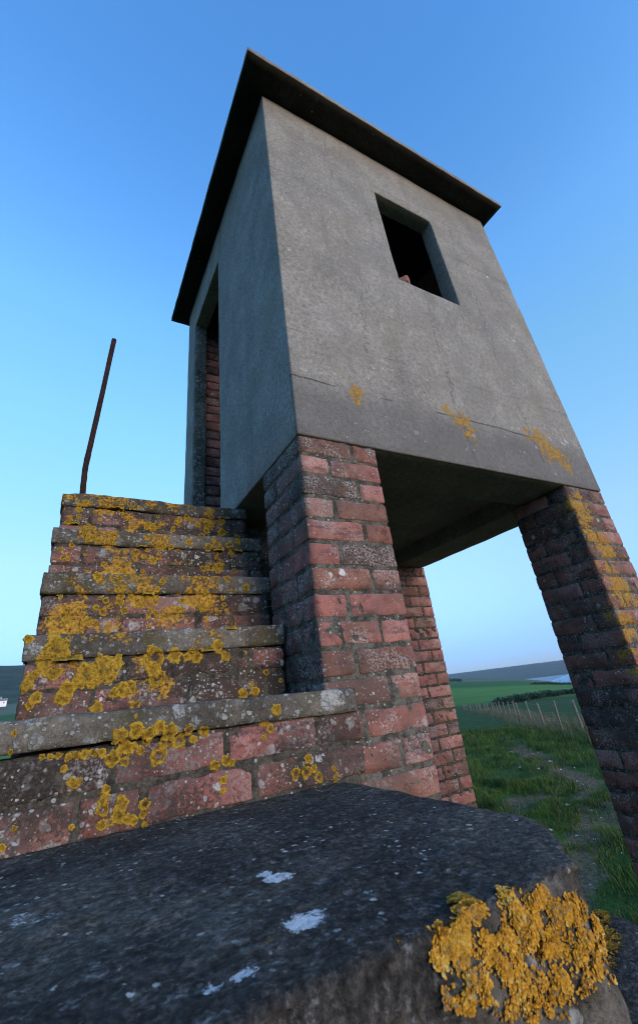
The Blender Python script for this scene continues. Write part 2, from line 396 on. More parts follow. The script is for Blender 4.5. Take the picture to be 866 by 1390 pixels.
# ------------------------------------------------------------------ light and sky
SUN_AZ, SUN_EL = 166, 7
w = bpy.data.worlds.new('World'); S.world = w; w.use_nodes = True
nt = w.node_tree; bg = nt.nodes['Background']
sky = nt.nodes.new('ShaderNodeTexSky'); sky.sky_type = 'NISHITA'; sky.sun_disc = False
sky.sun_elevation = R(4); sky.sun_rotation = R(SUN_AZ); sky.air_density = 1; sky.dust_density = 0; sky.ozone_density = 3
tc = nt.nodes.new('ShaderNodeTexCoord'); sx = nt.nodes.new('ShaderNodeSeparateXYZ'); nt.links.new(tc.outputs['Generated'], sx.inputs[0])
rp = nt.nodes.new('ShaderNodeValToRGB'); e = rp.color_ramp.elements
G = [(0.0, (.20, .43, 1.8)), (.035, (.26, .46, 1.65)), (.085, (.44, .53, 1.30)), (.17, (.80, .72, .92)), (.27, (1.12, .92, .84)), (.57, (1.38, 1.42, 1.28)), (.72, (1.40, 1.60, 1.72)), (.91, (1.02, 1.42, 1.74))]
while len(e) < len(G): e.new(.5)
for el, (p, c) in zip(e, G): el.position = p; el.color = (*[x / 1.8 for x in c], 1)
nt.links.new(sx.outputs[2], rp.inputs[0])
mx = nt.nodes.new('ShaderNodeMix'); mx.data_type = 'RGBA'; mx.blend_type = 'MULTIPLY'; mx.inputs[0].default_value = 1
nt.links.new(sky.outputs[0], mx.inputs[6]); nt.links.new(rp.outputs[0], mx.inputs[7]); 
def wm(op, a, b, c=None):
    x = nt.nodes.new('ShaderNodeMath'); x.operation = op
    for i, q in enumerate((a, b)):
        if isinstance(q, bpy.types.NodeSocket): nt.links.new(q, x.inputs[i])
        else: x.inputs[i].default_value = q
    return x.outputs[0]
mr = nt.nodes.new('ShaderNodeMapRange'); nt.links.new(sx.outputs[0], mr.inputs[0]); mr.inputs[1].default_value = -.05; mr.inputs[2].default_value = .75; mr.inputs[3].default_value = 0; mr.inputs[4].default_value = .48
mz = nt.nodes.new('ShaderNodeMapRange'); nt.links.new(sx.outputs[2], mz.inputs[0]); mz.inputs[1].default_value = .05; mz.inputs[2].default_value = .8; mz.inputs[3].default_value = 1; mz.inputs[4].default_value = 0
fac = wm('ADD', wm('MULTIPLY', mr.outputs[0], mz.outputs[0]), 1.04)
vs = nt.nodes.new('ShaderNodeVectorMath'); vs.operation = 'SCALE'; nt.links.new(mx.outputs[2], vs.inputs[0]); nt.links.new(fac, vs.inputs[3]); nt.links.new(vs.outputs[0], bg.inputs[0])
bg.inputs[1].default_value = .15
EXP = 2.85
sl = bpy.data.lights.new('sun', 'SUN'); so = bpy.data.objects.new('sun', sl); COL.objects.link(so)
sl.energy = .575; sl.angle = R(24); sl.color = (1, .78, .60)
sp = Vector((math.sin(R(SUN_AZ)) * math.cos(R(SUN_EL)), math.cos(R(SUN_AZ)) * math.cos(R(SUN_EL)), math.sin(R(SUN_EL))))
so.rotation_euler = (-sp).to_track_quat('-Z', 'Y').to_euler(); so.location = sp * 50
S.view_settings.view_transform = 'Standard'; S.view_settings.look = 'None'; S.view_settings.gamma = 1; S.view_settings.exposure = EXP
S.view_settings.use_curve_mapping = False
S.cycles.use_denoising = True; S.cycles.filter_width = 1.0
S.cycles.max_bounces = 6; S.cycles.diffuse_bounces = 3

# ------------------------------------------------------------------ lookout tower
W, D, H = 1.955, 1.91, 2.515; PW = .345
tower = empty('lookout_tower', (W / 2, D / 2, 0), 'square concrete lookout cabin raised on four brick pillars at the head of the steps', 'lookout tower')
T = .105
WX0, WX1, WZ0, WZ1 = .768, 1.256, Z0 + 1.212, Z0 + 2.058
DY0, DY1, DZ0, DZ1 = .965, 1.665, Z0 + .11, Z0 + 2.15
xs = cuts(0, W, .045, (T, W - T, .3, W - .3, WX0, WX1))
ys = cuts(0, D, .045, (T, D - T, .3, D - .3, DY0, DY1))
zs = cuts(Z0, Z0 + H, .045, (Z0 + .12, Z0 + .22, WZ0, WZ1, DZ0, DZ1))
def occ(x, y, z):
    wall = (x < T) | (x > W - T) | (y < T) | (y > D - T)
    win = (y < T) & (x > WX0) & (x < WX1) & (z > WZ0) & (z < WZ1)
    door = (x < T) & (y > DY0) & (y < DY1) & (z > DZ0) & (z < DZ1)
    beam = (z < Z0 + .12) & ((x < .3) | (x > W - .3) | (y < .3) | (y > D - .3))
    fl = (z > Z0 + .12) & (z < Z0 + .22)
    return (wall & ~win & ~door & (z > Z0 + .12)) | (fl & ~door) | beam
V, Q, VN = solid(xs, ys, zs, occ)
V = roughen(V, VN, .0022, 6, .0015, 9)
blobs = []
for (u, v, r, s) in ((483, 530, .075, 1.1), (483, 545, .05, 1.1), (610, 560, .08, .9), (630, 572, .12, 1.0), (640, 590, .09, .95), (602, 555, .06, .9), (735, 598, .15, 1.0), (745, 612, .14, 1.05), (765, 625, .16, .9), (715, 588, .12, .85), (790, 640, .1, .6), (700, 640, .1, .45)):
    blobs.append((tuple(hit_plane(u, v, 1, 0)), r, s))
for (u, v, r, s) in ((300, 680, .22, .5), (335, 625, .06, .4), (320, 660, .12, .42)):
    blobs.append((tuple(hit_plane(u, v, 0, 0)), r, s))
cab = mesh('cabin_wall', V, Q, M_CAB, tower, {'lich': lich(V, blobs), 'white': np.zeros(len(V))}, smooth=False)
bv = cab.modifiers.new('bevel', 'BEVEL'); bv.width = .006; bv.segments = 2; bv.limit_method = 'ANGLE'; bv.angle_limit = R(50)
# the mesh above is in coordinates from the tower's base: lift the joint lines of its material with a mapping offset
for nd in M_CAB.node_tree.nodes:
    if nd.type == 'SEPXYZ':
        lk = nd.inputs[0].links[0]; src = lk.from_socket
        ad = M_CAB.node_tree.nodes.new('ShaderNodeVectorMath'); ad.operation = 'ADD'; ad.inputs[1].default_value = (W / 2, D / 2, -Z0)
        M_CAB.node_tree.links.new(src, ad.inputs[0]); M_CAB.node_tree.links.new(ad.outputs[0], nd.inputs[0])
# roof slab
RX0, RX1, RY0, RY1 = -.150, W + .072, -.160, D + .11
V, Q, VN = solid(cuts(RX0, RX1, .05), cuts(RY0, RY1, .05), np.array([Z0 + H + .002, Z0 + H + .025, Z0 + H + .05]))
V = roughen(V, VN, .0018, 5, .004, 14)
rf = mesh('roof_slab', V, Q, M_CAB, tower, {'lich': np.zeros(len(V)), 'white': np.zeros(len(V))}, smooth=False)
rf.data.materials.append(M_SOFFIT_SHADE); rf.data.polygons.foreach_set('material_index', np.array([1 if p.normal.z < -.6 else 0 for p in rf.data.polygons], dtype=np.int32))  # downward faces get the darker copy, painting in the eaves' shade
# brick lining beside the doorway and inner leaf of the back wall
P = []
for k in range(24):
    zc = DZ0 + .02 + CH * k + BH / 2
    if zc > DZ1 + .05: break
    P += course((T + .004, DY1 + .035, 0), (1, 0), .25, zc, (0, -1), off=(.12 if k % 2 else 0), cell=.05)
V, Q, A = merge(P); A['lich'] = np.zeros(len(V)); jamb = mesh('door_jamb', V, Q, M_BRICK, tower, A)
V, Q, VN = solid(cuts(T + .003, T + .245, .06), cuts(DY1 + .045, DY1 + .13, .06), cuts(DZ0 + .113, Z0 + H - .01, .06))
mesh('mortar_bed', roughen(V, VN, .002, 30), Q, M_MORTD, jamb, {'lich': np.zeros(len(V))})
V, Q, VN = solid(cuts(.004, T - .004, .02), cuts(DY1 - .028, DY1 - .002, .02), cuts(DZ0 + .002, DZ1 - .004, .02))
V = roughen(V, VN, .004, 16, .010, 14)
mesh('door_frame', V, Q, M_TREAD, tower, {'lich': np.zeros(len(V)), 'white': np.zeros(len(V))})
# pillars
plb = []
for (u, v, r, s) in ((790, 690, .16, 1.15), (800, 720, .13, 1.05), (820, 740, .17, 1.12), (830, 775, .14, .95), (845, 800, .18, 1.1), (850, 850, .17, 1.0), (785, 672, .1, .9), (862, 890, .16, .9), (812, 765, .1, .8), (835, 820, .12, .7)):
    plb.append((tuple(hit_plane(u, v, 1, 0)), r, s))
fpb = [((1.86, D - PW, Z0 - .5), .12, .5), ((1.88, D - PW, Z0 - .95), .13, .5), ((1.75, D - PW, Z0 - 1.2), .12, .45), ((1.8, D - PW, Z0 - .75), .1, .4)]
apb = [((.05, 0, Z0 - 1.1), .1, .4), ((.30, 0, Z0 - 1.02), .07, .42), ((0, .12, Z0 - .55), .1, .25)]
pillars = []
for (x0, y0, cell, bl, mt, mm) in ((.004, .006, .022, apb, M_BRICK, M_MORT), (W - PW - .004, .006, .028, plb, M_BRICK, M_MORT), (W - PW - .004, D - PW - .004, .04, fpb, M_BRICK, M_MORTD), (.004, D - PW - .004, .3, [], M_BRICK, M_MORTD)):
    V, Q, A = pier(x0, y0, Z0, -.1, cell); A['lich'] = lich(V, bl); A['side_shade'] = np.clip((x0 + .022 - V[:, 0]) / .02, 0, 1) * (.6 if bl is apb else 0)  # left face of the front-left pillar painted darker for its shade
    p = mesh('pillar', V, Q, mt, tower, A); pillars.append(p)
    i = .0025
    V, Q, VN = solid(cuts(x0 + i, x0 + PW - i, .05 if cell > .1 else .02), cuts(y0 + i, y0 + PW - i, .05 if cell > .1 else .02), cuts(-.12, Z0 - .002, .06 if cell > .1 else .03))
    V = roughen(V, VN, .0045, 38, .004, 20)
    mesh('mortar_bed', V, Q, mm, p, {'lich': lich(V, bl) * .72})
pillars[1]['label'] = 'brick pillar with bright orange lichen over its front face'

# broken brick on the window sill
fb = [brick((0, 0, 0), (.12, .08, .055), .012, .01, .006)]
V, Q, A = merge(fb); V = V @ np.array([[.8, -.6, 0], [.6, .8, 0], [0, 0, 1]]).T
A['rnd'][:] = .42; A['lich'] = np.zeros(len(V))
tag(mesh('brick_fragment', V + np.array([.85, .055, WZ0 + .028]), Q, M_BRICK, None, A, loc=(.85, .055, WZ0)), 'broken lump of red brick lying on the window sill of the lookout cabin', 'brick')

# ------------------------------------------------------------------ staircase
XL = -.738
stair = empty('brick_staircase', (-.36, 0, 0), 'lichen crusted brick steps with concrete treads climbing to the cabin doorway', 'staircase')
NOSE = [(-.030, Z0 - .842), (.225, Z0 - .634), (.375, Z0 - .428), (.525, Z0 - .221), (.675, Z0 - .015)]
XR = [.082, -.004, .020, .052, .046]
TT = [.058, .064, .066, .058, .056]
SLAB_Z = Z0 - 1.057
def crustfield(V, i):
    if i == 0: return np.full(len(V), .35)
    b_ = (0, .44, .60, .64, .70)[i]
    return np.array([b_ + .75 * noise.fractal(Vector((x, y, z)) * 8.5 + Vector((i * 3.3, 0, 0)), 1, 2, 3) - (.35 if x > -.12 else 0) for x, y, z in V])
surf = []                                   # (V,Q) of every visible surface for placing lichen
def addsurf(V, Q): surf.append((V, Q))
steps = []
for i, (ny, nz) in enumerate(NOSE):
    st = bpy.data.objects.new('step', None); COL.objects.link(st); st.parent = stair
    back = NOSE[i + 1][0] + .06 if i < 4 else D + .12
    xl = XL - (.02 if i == 0 else 0) + random.uniform(-.006, .006); xr = XR[i]
    cell = .011
    xs = cuts(xl, xr, cell); ysx = np.concatenate([cuts(ny, ny + .05, cell), cuts(ny + .05, back, .03)[1:]]); zsx = cuts(nz - TT[i], nz, cell)
    V, Q, VN = solid(xs, ysx, zsx)
    V = roughen(V, VN, .0028, 16, .0055, 18)
    V[:, 2] += (V[:, 0] + .3) * (-.021 if i == 0 else random.uniform(-.006, .004))
    if i == 4: V[:, 2] += .006 * np.sin(V[:, 0] * 9)
    wb = [((.0, ny, nz - .025), .050, .78), ((.03, ny, nz - .04), .02, .7)] if i == 0 else []
    mesh('tread', V, Q, M_TREAD, st, {'lich': crustfield(V, i), 'white': lich(V, wb)}); addsurf(V, Q)
    # brick riser
    zb = (NOSE[i - 1][1] if i else SLAB_Z) ; zt = nz - TT[i] - .004
    ry = ny + (.010 if i == 0 else .004)
    hgt = zt - zb; nco = 2 if hgt < .2 else 3
    ch = hgt / nco; P = []
    for k in range(nco):
        zc = zb + ch * (k + .5)
        global_bh = BH; BH = min(.075, ch - .009)
        P += course((xl + .008, ry, 0), (1, 0), xr - xl - .016 + (.015 if i == 0 else 0), zc, (0, -1), off=random.choice([0, .12, .06]) + .03 * random.random(), cell=.016, pattern='S' if (k + i) % 2 else 'F')
        BH = global_bh
    V, Q, A = merge(P)
    # some bricks are dark with grime, some fresh salmon
    A['lich'] = crustfield(V, i)
    rs = mesh('riser', V, Q, M_BRICKG if i in (0, 1, 3) else M_BRICKG, st, A); addsurf(V, Q)
    V, Q, VN = solid(cuts(xl + .012, xr - .012, .012), cuts(ry + .003, ry + .09, .03), cuts(zb - .05, zt + .003, .012))
    V = roughen(V, VN, .004, 30, .004, 20)
    mesh('mortar_bed', V, Q, M_MORTD, rs, {'lich': crustfield(V, i)}); addsurf(V, Q)
    steps.append(st)
# masonry core below the upper flight and its left flank
def corebox(name, x0, x1, y0, y1, z0, z1, m):
    V, Q, VN = solid(cuts(x0, x1, .1), cuts(y0, y1, .1), cuts(z0, z1, .15)); V = roughen(V, VN, .003, 20)
    return (V, Q, {'lich': np.zeros(len(V))})
P = []
for i, (ny, nz) in enumerate(NOSE):
    y1 = NOSE[i + 1][0] + .10 if i < 4 else D + .10
    P.append(corebox('c', XL + .03, -.012 if i < 2 else .31, ny + .098, y1, -.1, nz - TT[i] - .003, M_MORTD))
V, Q, A = merge(P); core = mesh('stair_core', V, Q, M_MORTD, stair, A)
P = []
for k in range(40):
    zc = .0 + CH * k + BH / 2 - .04
    y0 = None
    for (ny, nz), t in zip(NOSE, TT):
        if zc + BH / 2 < nz - t: y0 = ny + .02; break
    if zc > NOSE[-1][1] - .1: break
    if y0 is None: break
    P += course((XL + .012, y0, 0), (0, 1), D + .1 - y0, zc, (-1, 0), off=(.12 if k % 2 else 0), cell=.3)
    P += course((XL + .13, D + .115, 0), (1, 0), -XL - .16, zc, (0, 1), off=(.12 if k % 2 else 0), cell=.3)
V, Q, A = merge(P); A['lich'] = np.zeros(len(V)); mesh('flank_wall', V, Q, M_BRICKG, stair, A)

# landing slab in the foreground, its outer corner broken away
LX0, LX1, LY0, LY1 = -.86, .024, -.728, -.018
TH = .15
V, Q, VN = solid(cuts(LX0, LX1, .0065), cuts(LY0, LY1, .0065), cuts(SLAB_Z - TH, SLAB_Z, .01))
L = np.linalg.norm(VN, axis=1)
pn = Vector((.085, -.073, .012)).normalized(); pp = Vector((.022, -.58, SLAB_Z))
pn2 = Vector((.0, -.6, .8)).normalized(); pp2 = Vector((0, -.718, SLAB_Z))
out = V.copy()
for i in range(len(V)):
    p = Vector(V[i]); n = Vector(VN[i]) / L[i]
    top = abs(VN[i][2]) > .9
    d = (.0022 * fbm(p, 22, 4) + .002 * fbm(p, 5, 2)) if top else (.008 * fbm(p, 13, 4) + .006 * fbm(p, 40, 3) - .004)
    if L[i] < .95: d -= .004 * max(0, .5 + 1.3 * fbm(p, 15, 2))
    p = p + n * d
    for a, b, am in ((pn, pp, .012), (pn2, pp2, .006)):
        s = (p - b).dot(a) - am * fbm(p, 11, 4) - .006 * fbm(p, 45, 2)
        if s > 0: p = p - a * s
    out[i] = p
V = out
V[:, 2] += (V[:, 0] + .2) * -.012
land = bpy.data.objects.new('landing', None); COL.objects.link(land); land.parent = stair
wb = []
for (u, v, r, s) in ((375, 1193, .022, 1.0), (362, 1190, .018, .9), (390, 1190, .015, .8), (345, 1170, .010, .8), (408, 1258, .024, 1.0), (425, 1250, .02, .9), (440, 1240, .014, .75), (395, 1268, .018, .85), (300, 1290, .012, .8), (235, 1290, .008, .7), (443, 1165, .006, .8), (20, 1262, .03, .55), (60, 1255, .03, .5), (540, 1155, .008, .8), (560, 1150, .008, .8), (500, 1215, .01, .65), (330, 1330, .02, .8), (290, 1350, .014, .8), (640, 1100, .008, .7), (590, 1095, .008, .7)):
    wb.append((tuple(hit_plane(u, v, 2, SLAB_Z)), r, s))
lb = [(tuple(hit_plane(u, v, 2, SLAB_Z)), r, s) for (u, v, r, s) in ((375, 1225, .012, .8), (555, 1185, .016, .75), (610, 1160, .012, .75), (370, 1280, .03, .75), (240, 1320, .02, .5), (120, 1140, .04, .55), (200, 1120, .03, .5), (545, 1275, .02, .8), (620, 1222, .02, .8), (655, 1062 + 45, .02, .5), (470, 1275, .018, .6))]
FN = np.cross(V[Q[:, 1]] - V[Q[:, 0]], V[Q[:, 2]] - V[Q[:, 0]]); NN = np.zeros_like(V)
for c in range(4): np.add.at(NN, Q[:, c], FN)
NN /= np.linalg.norm(NN, axis=1)[:, None] + 1e-12
brk = np.clip((.95 - NN[:, 2]) / .5, 0, 1) * np.clip((V[:, 0] + .40) / .22, 0, 1)
mesh('landing_slab', V, Q, M_SLAB, land, {'lich': lich(V, lb), 'white': lich(V, wb), 'brk': brk})
addsurf(V, Q); SLABM = (V, Q)
# flight below the landing
for k in range(1, 11):
    ny = LY0 - .16 * k; nz = SLAB_Z - .206 * k
    st = bpy.data.objects.new('step', None); COL.objects.link(st); st.parent = stair
    x1 = .268 if k == 1 else .03
    y1 = -.445 if k == 1 else ny + .21
    cell = .02 if k < 3 else .05
    V, Q, VN = solid(cuts(LX0 + .04, x1, cell), cuts(ny, y1, cell), cuts(nz - .06, nz, .015))
    V = roughen(V, VN, .004, 14, .008, 15)
    mesh('tread', V, Q, M_SLAB if k == 1 else M_TREAD, st, {'lich': np.full(len(V), .12), 'white': np.zeros(len(V))})
    if k == 1: addsurf(V, Q)
    P = []
    for j in range(2):
        zc = nz + .006 + .0715 * (j + .5) if k > 1 else nz - .065 - .073 * (j + .5)
        yy = ny + .16 + .012
        if k > 1: P += course((LX0 + .05, yy, 0), (1, 0), x1 - LX0 - .06, zc, (0, -1), off=.12 * (j % 2), cell=.06, st=.228)
    zz = nz + .002
    P2 = [corebox('c', LX0 + .06, x1 - .02 if k > 1 else .01, ny + (.165 if k > 1 else .176), -.03 if k > 1 else -.13, zz - .2, zz + .144, M_MORTD)] if k > 1 else []
    if P:
        V, Q, A = merge(P); A['lich'] = np.zeros(len(V)); rs = mesh('riser', V, Q, M_BRICKG, st, A)
P = []
for k in range(0, 10):
    y0 = LY0 - .16 * k + .10; zt = SLAB_Z - (TH if k == 0 else .206 * k + .063) - .003
    P.append(corebox('c', LX0 + .07, .0, y0, y0 + .155 if k else -.02, -.1, zt, M_MORTD))
P.append(corebox('c', .012, .24, -.62, -.47, -.1, SLAB_Z - .206 - .07, M_MORTD))
V, Q, A = merge(P); mesh('stair_core', V, Q, M_MORTD, stair, A)
for xx, nx in ((.012, 1), (LX0 + .06, -1)):
    P = []
    for k in range(40):
        zc = CH * k + BH / 2 - .04
        if zc + BH / 2 > SLAB_Z - TH: break
        n = max(0, math.ceil((SLAB_Z - (zc + BH / 2) - .066) / .206 - 1e-6))
        n = min(10, int((SLAB_Z - .066 - zc - BH / 2) / .206))
        y0 = LY0 - .16 * n + .02
        P += course((xx, y0, 0), (0, 1), -.02 - y0, zc, (nx, 0), off=(.12 if k % 2 else 0), cell=.3)
    V, Q, A = merge(P); A['lich'] = np.zeros(len(V)); mesh('flank_wall', V, Q, M_BRICKG, stair, A)

# ------------------------------------------------------------------ lichen rosettes on the steps
bvh = BVHTree.FromPolygons(np.concatenate([v for v, q in surf]).tolist(),
                           np.concatenate([q + sum(len(a) for a, b in surf[:i]) for i, (v, q) in enumerate(surf)]).tolist())
def rosette(c, n, r, ann, seed, out):
    t = n.orthogonal().normalized(); b = n.cross(t)
    NA, NR = 34, 6
    V = []; lr = []
    for k in range(NR + 1):
        f = k / NR; ff = ann + (1 - ann) * f
        for j in range(NA):
            a = 2 * math.pi * j / NA
            lob = .86 + .42 * noise.noise(Vector((math.cos(a) * 1.3, math.sin(a) * 1.3, seed))) + .24 * noise.noise(Vector((math.cos(a) * 3.2, math.sin(a) * 3.2, seed + 9))) + .14 * noise.noise(Vector((math.cos(a) * 7, math.sin(a) * 7, seed + 4)))
            rr = r * ff * (lob if f > .4 else (1 + (lob - 1) * f / .4 if ann == 0 else lob))
            p = c + (t * math.cos(a) + b * math.sin(a)) * rr
            hp, hn, ix, ds = bvh.ray_cast(p + n * .03, -n, .06)
            dv = -.005 if hp is None else max(-.005, min(.006, (hp - c).dot(n)))
            hp = p + n * dv
            prof = .0008 + .0030 * math.exp(-((f - .8) / .22) ** 2) + .0012 * (1 - f)
            if f == 1 or (ann > 0 and f == 0): prof = -.0012
            prof *= min(1, r / .014)
            prof += (.0010 * noise.noise(p * 170) + .0008 * noise.noise(p * 60)) * (0 if f == 1 else 1)
            V.append(hp + n * prof); lr.append(f)
    Q = []
    for k in range(NR):
        for j in range(NA):
            Q.append((k * NA + j, k * NA + (j + 1) % NA, (k + 1) * NA + (j + 1) % NA, (k + 1) * NA + j))
    V = np.array([tuple(x) for x in V])
    out.append((V, np.array(Q)[:, ::-1] if False else np.array(Q), {'lr': np.array(lr), 'rnd': np.full(len(V), random.random())}))
def place(u, v, rpx, out, ann=None):
    d = ray(u, v); hp, hn, ix, ds = bvh.ray_cast(CP, d, 6)
    if hp is None: return
    n = Vector((0, -1, 0)) if abs(hn.z) < .8 else Vector((0, 0, 1))
    depth = (hp - CP).dot(-(Rm @ Vector((0, 0, 1))))
    r = rpx * depth / F / (.85 if n.y else .55)
    if hp.x > XL - .05 and hp.x < .3: rosette(hp, n, min(r, .045), random.choice([0, 0, 0, 0, .3]) if ann is None else ann, random.uniform(0, 99), out)
c3 = [(160,495,36),(195,525,26),(130,530,26),(240,570,30),(290,555,34),(325,535,24),(222,592,18),(190,610,22),(175,635,20),(90,575,18),(75,600,18),(150,565,22),(435,520,26),(430,550,22),(440,577,25),(490,515,20),(525,518,14),(550,518,16),(580,500,17),(610,490,19),(632,515,14),(340,612,22),(365,605,18),(320,622,14),(270,665,20),(680,625,16),(715,615,13),(745,562,9),(705,595,7),(785,585,7),(50,632,14),(100,632,18),(380,655,13),(82,467,14),(85,655,12),(110,560,10),(265,545,16),(310,575,18),(255,595,12),(205,540,12),(540,500,8),(420,500,12)]
c4 = [(285,135,18),(320,125,17),(300,165,20),(265,190,17),(295,198,11),(350,130,15),(375,117,15),(400,127,20),(420,150,15),(445,122,12),(455,145,10),(480,125,13),(505,120,10),(375,185,19),(390,150,17),(100,187,7),(120,186,7),(140,184,8),(160,186,9),(180,182,9),(200,180,10),(220,178,9),(240,176,10),(150,215,9),(172,248,13),(185,244,8),(35,130,7),(25,175,6),(168,352,7),(35,355,7),(5,402,9),(240,310,14),(245,285,13),(250,262,10),(285,300,18),(280,325,17),(300,332,13),(315,337,10),(240,345,11),(340,298,12),(335,320,10),(505,205,12),(530,195,12),(525,240,10),(525,265,8),(545,200,9),(650,75,13),(620,105,10),(635,120,10),(620,140,7),(725,190,11),(720,222,13),(750,235,12),(695,225,12),(738,213,9),(790,235,9),(785,213,6),(320,90,5),(330,170,10),(345,150,10),(340,345,7),(260,340,8)]
byi = {}
ros = []
for a, b, r in c4:
    place(a / 1.732, 920 + b / 1.732, r / 1.732, ros)
byi[0] = ros; ros = []
for a, b, r in c3: place(a / 2.062, 640 + b / 2.062, r / 2.062, ros)
byi[1] = ros
def scatter(n, x0, x1, y0, y1, fn, r0, r1):
    out = []
    for _ in range(n * 4):
        if len(out) >= n: break
        a, b = random.uniform(x0, x1), random.uniform(y0, y1)
        dens = fn(a, b) * (.5 + 1.2 * noise.noise(Vector((a / 40, b / 26, 3.1))))
        if random.random() < dens: place(a / 2.062, 640 + b / 2.062, random.uniform(r0, r1) / 2.062, out)
    return out
g = lambda x, c, s: math.exp(-((x - c) / s) ** 2)
byi[2] = scatter(85, 110, 720, 285, 440, lambda x, y: max(g(x, 320, 45) * g(y, 305, 20) * 1.6, g(x, 420, 150) * g(y, 365, 38) * 1.3, g(x, 610, 70) * g(y, 355, 38), g(x, 260, 60) * g(y, 420, 25) * .6, g(x, 160, 30) * g(y, 355, 14) * .7, .05), 5, 13)
byi[3] = scatter(80, 150, 700, 170, 280, lambda x, y: max(g(x, 250, 90) * g(y, 178, 20), g(x, 390, 60) * g(y, 245, 36), g(x, 600, 60) * g(y, 230, 42) * 1.4, g(x, 190, 25) * g(y, 225, 40), g(x, 430, 60) * g(y, 210, 20) * .8, .08), 5, 12)
byi[4] = scatter(85, 170, 640, 65, 168, lambda x, y: max(g(x, 320, 110) * g(y, 100, 24), g(x, 240, 70) * g(y, 140, 25), g(x, 460, 70) * g(y, 140, 30) * .8, g(x, 590, 50) * g(y, 135, 36), .1), 4, 10)
for i, rr in byi.items():
    if rr:
        V, Q, A = merge(rr); tag(mesh('lichen', V, Q, M_LICH, steps[i], A), kind='stuff')
# thick leafy lichen on the broken corner of the landing
bs = BVHTree.FromPolygons(np.concatenate([v for v, q in surf]).tolist(), np.concatenate([q + sum(len(a) for a, b in surf[:i]) for i, (v, q) in enumerate(surf)]).tolist())
ell = [(545,335,38,50),(622,340,46,52),(692,350,34,44),(600,405,95,50),(450,350,36,26),(412,325,26,10),(412,382,22,36),(362,420,22,46),(440,430,60,36),(770,375,26,30),(785,430,40,40),(760,470,50,40),(720,440,50,40),(390,460,50,30),(660,430,90,40),(540,445,130,40),(470,480,110,60),(620,500,120,60),(720,500,90,50),(600,580,110,50),(430,560,60,40)]
FV, FQ, FA, FR = [], [], [], []
nb = 0
tries = 0
while nb < 14000 and tries < 80000:
    tries += 1
    ex, ey, rx, ry = random.choice(ell); a = random.uniform(0, 2 * math.pi); q = math.sqrt(random.random())
    X, Y = ex + rx * q * math.cos(a), ey + ry * q * math.sin(a)
    if Y > 470 and random.random() < .5: continue
    u, v = 400 + X / 1.858, 1050 + Y / 1.858
    hp, hn, ix, ds = bs.ray_cast(CP, ray(u, v), 3)
    if hp is None or hp.z < SLAB_Z - .35: continue
    # colonies with bare gaps between them
    if noise.noise(hp * 60) + .5 * noise.noise(hp * 130) < -.08 + .25 * noise.noise(hp * 15) and random.random() > .05: continue
    out_d = Vector((random.gauss(0, 1), random.gauss(0, 1), random.gauss(0, 1))); out_d -= hn * out_d.dot(hn); out_d.normalize()
    sd = hn.cross(out_d); ln = random.uniform(.0018, .0050); wd = ln * random.uniform(.5, .95); up = random.uniform(.05, .5)
    h0 = .0003 + .0032 * max(0, noise.noise(hp * 60) + .35) + .0018 * max(0, noise.noise(hp * 130))
    b0 = len(FV); rn = min(1, max(0, .5 + .5 * noise.noise(hp * 55) + random.gauss(0, .22)))
    for (f, wf, lift) in ((0, .35, 0), (.45, .9, .25), (.8, 1.0, .6), (1.0, .5, .75)):
        c = hp + hn * (h0 + lift * ln * up) + out_d * (ln * f)
        cur = .25 * wd * wf
        for s in (-1, 0, 1):
            FV.append(c + sd * (s * wd * wf * .5) + hn * (cur * abs(s) * .6)); FA.append(f); FR.append(rn)
    for k in range(3):
        for s in range(2):
            FQ.append((b0 + k * 3 + s, b0 + k * 3 + s + 1, b0 + k * 3 + s + 4, b0 + k * 3 + s + 3))
    nb += 1
V = np.array([tuple(x) for x in FV])
tag(mesh('lichen', V, np.array(FQ), M_FLAKE, land, {'lr': FA, 'rnd': FR}), kind='stuff')

# ------------------------------------------------------------------ bent iron rod on the top step
pts = [(-.663, .70, -.03), (-.666, .70, .04), (-.6685, .70, .11), (-.664, .70, .20), (-.647, .70, .48), (-.625, .70, .876)]
from mathutils import geometry
def tube(pts, r, sides=12, sub=6, rough=0):
    cp = []
    P = [Vector(p) for p in pts]; P = [P[0] * 2 - P[1]] + P + [P[-1] * 2 - P[-2]]
    for i in range(1, len(P) - 2):
        for k in range(sub):
            t = k / sub; a, b, c, d = P[i - 1:i + 3]
            cp.append(.5 * ((2 * b) + (c - a) * t + (2 * a - 5 * b + 4 * c - d) * t * t + (3 * b - 3 * c + d - a) * t ** 3))
    cp.append(P[-2])
    V, Q = [], []
    for i, c in enumerate(cp):
        tg = (cp[min(i + 1, len(cp) - 1)] - cp[max(i - 1, 0)]).normalized(); x = tg.cross(Vector((0, 1, .01))).normalized(); y = tg.cross(x)
        for j in range(sides):
            a = 2 * math.pi * j / sides; V.append(tuple(c + (x * math.cos(a) + y * math.sin(a)) * (r * (1 + rough * noise.noise(c * 40 + x * j)))))
    n = len(cp)
    for i in range(n - 1):
        for j in range(sides): Q.append((i * sides + j, i * sides + (j + 1) % sides, (i + 1) * sides + (j + 1) % sides, (i + 1) * sides + j))
    Q.append(tuple(range(sides))[::-1]); Q.append(tuple((n - 1) * sides + j for j in range(sides)))
    return V, Q
V, Q = tube([(x, y, z + Z0) for x, y, z in pts], .0112, 12, 6, .12)
tag(mesh('iron_rod', V, Q, M_RUST, None, loc=(-.664, .70, Z0 - .02)), 'bent rusty iron rod standing on the left end of the top step', 'rod')

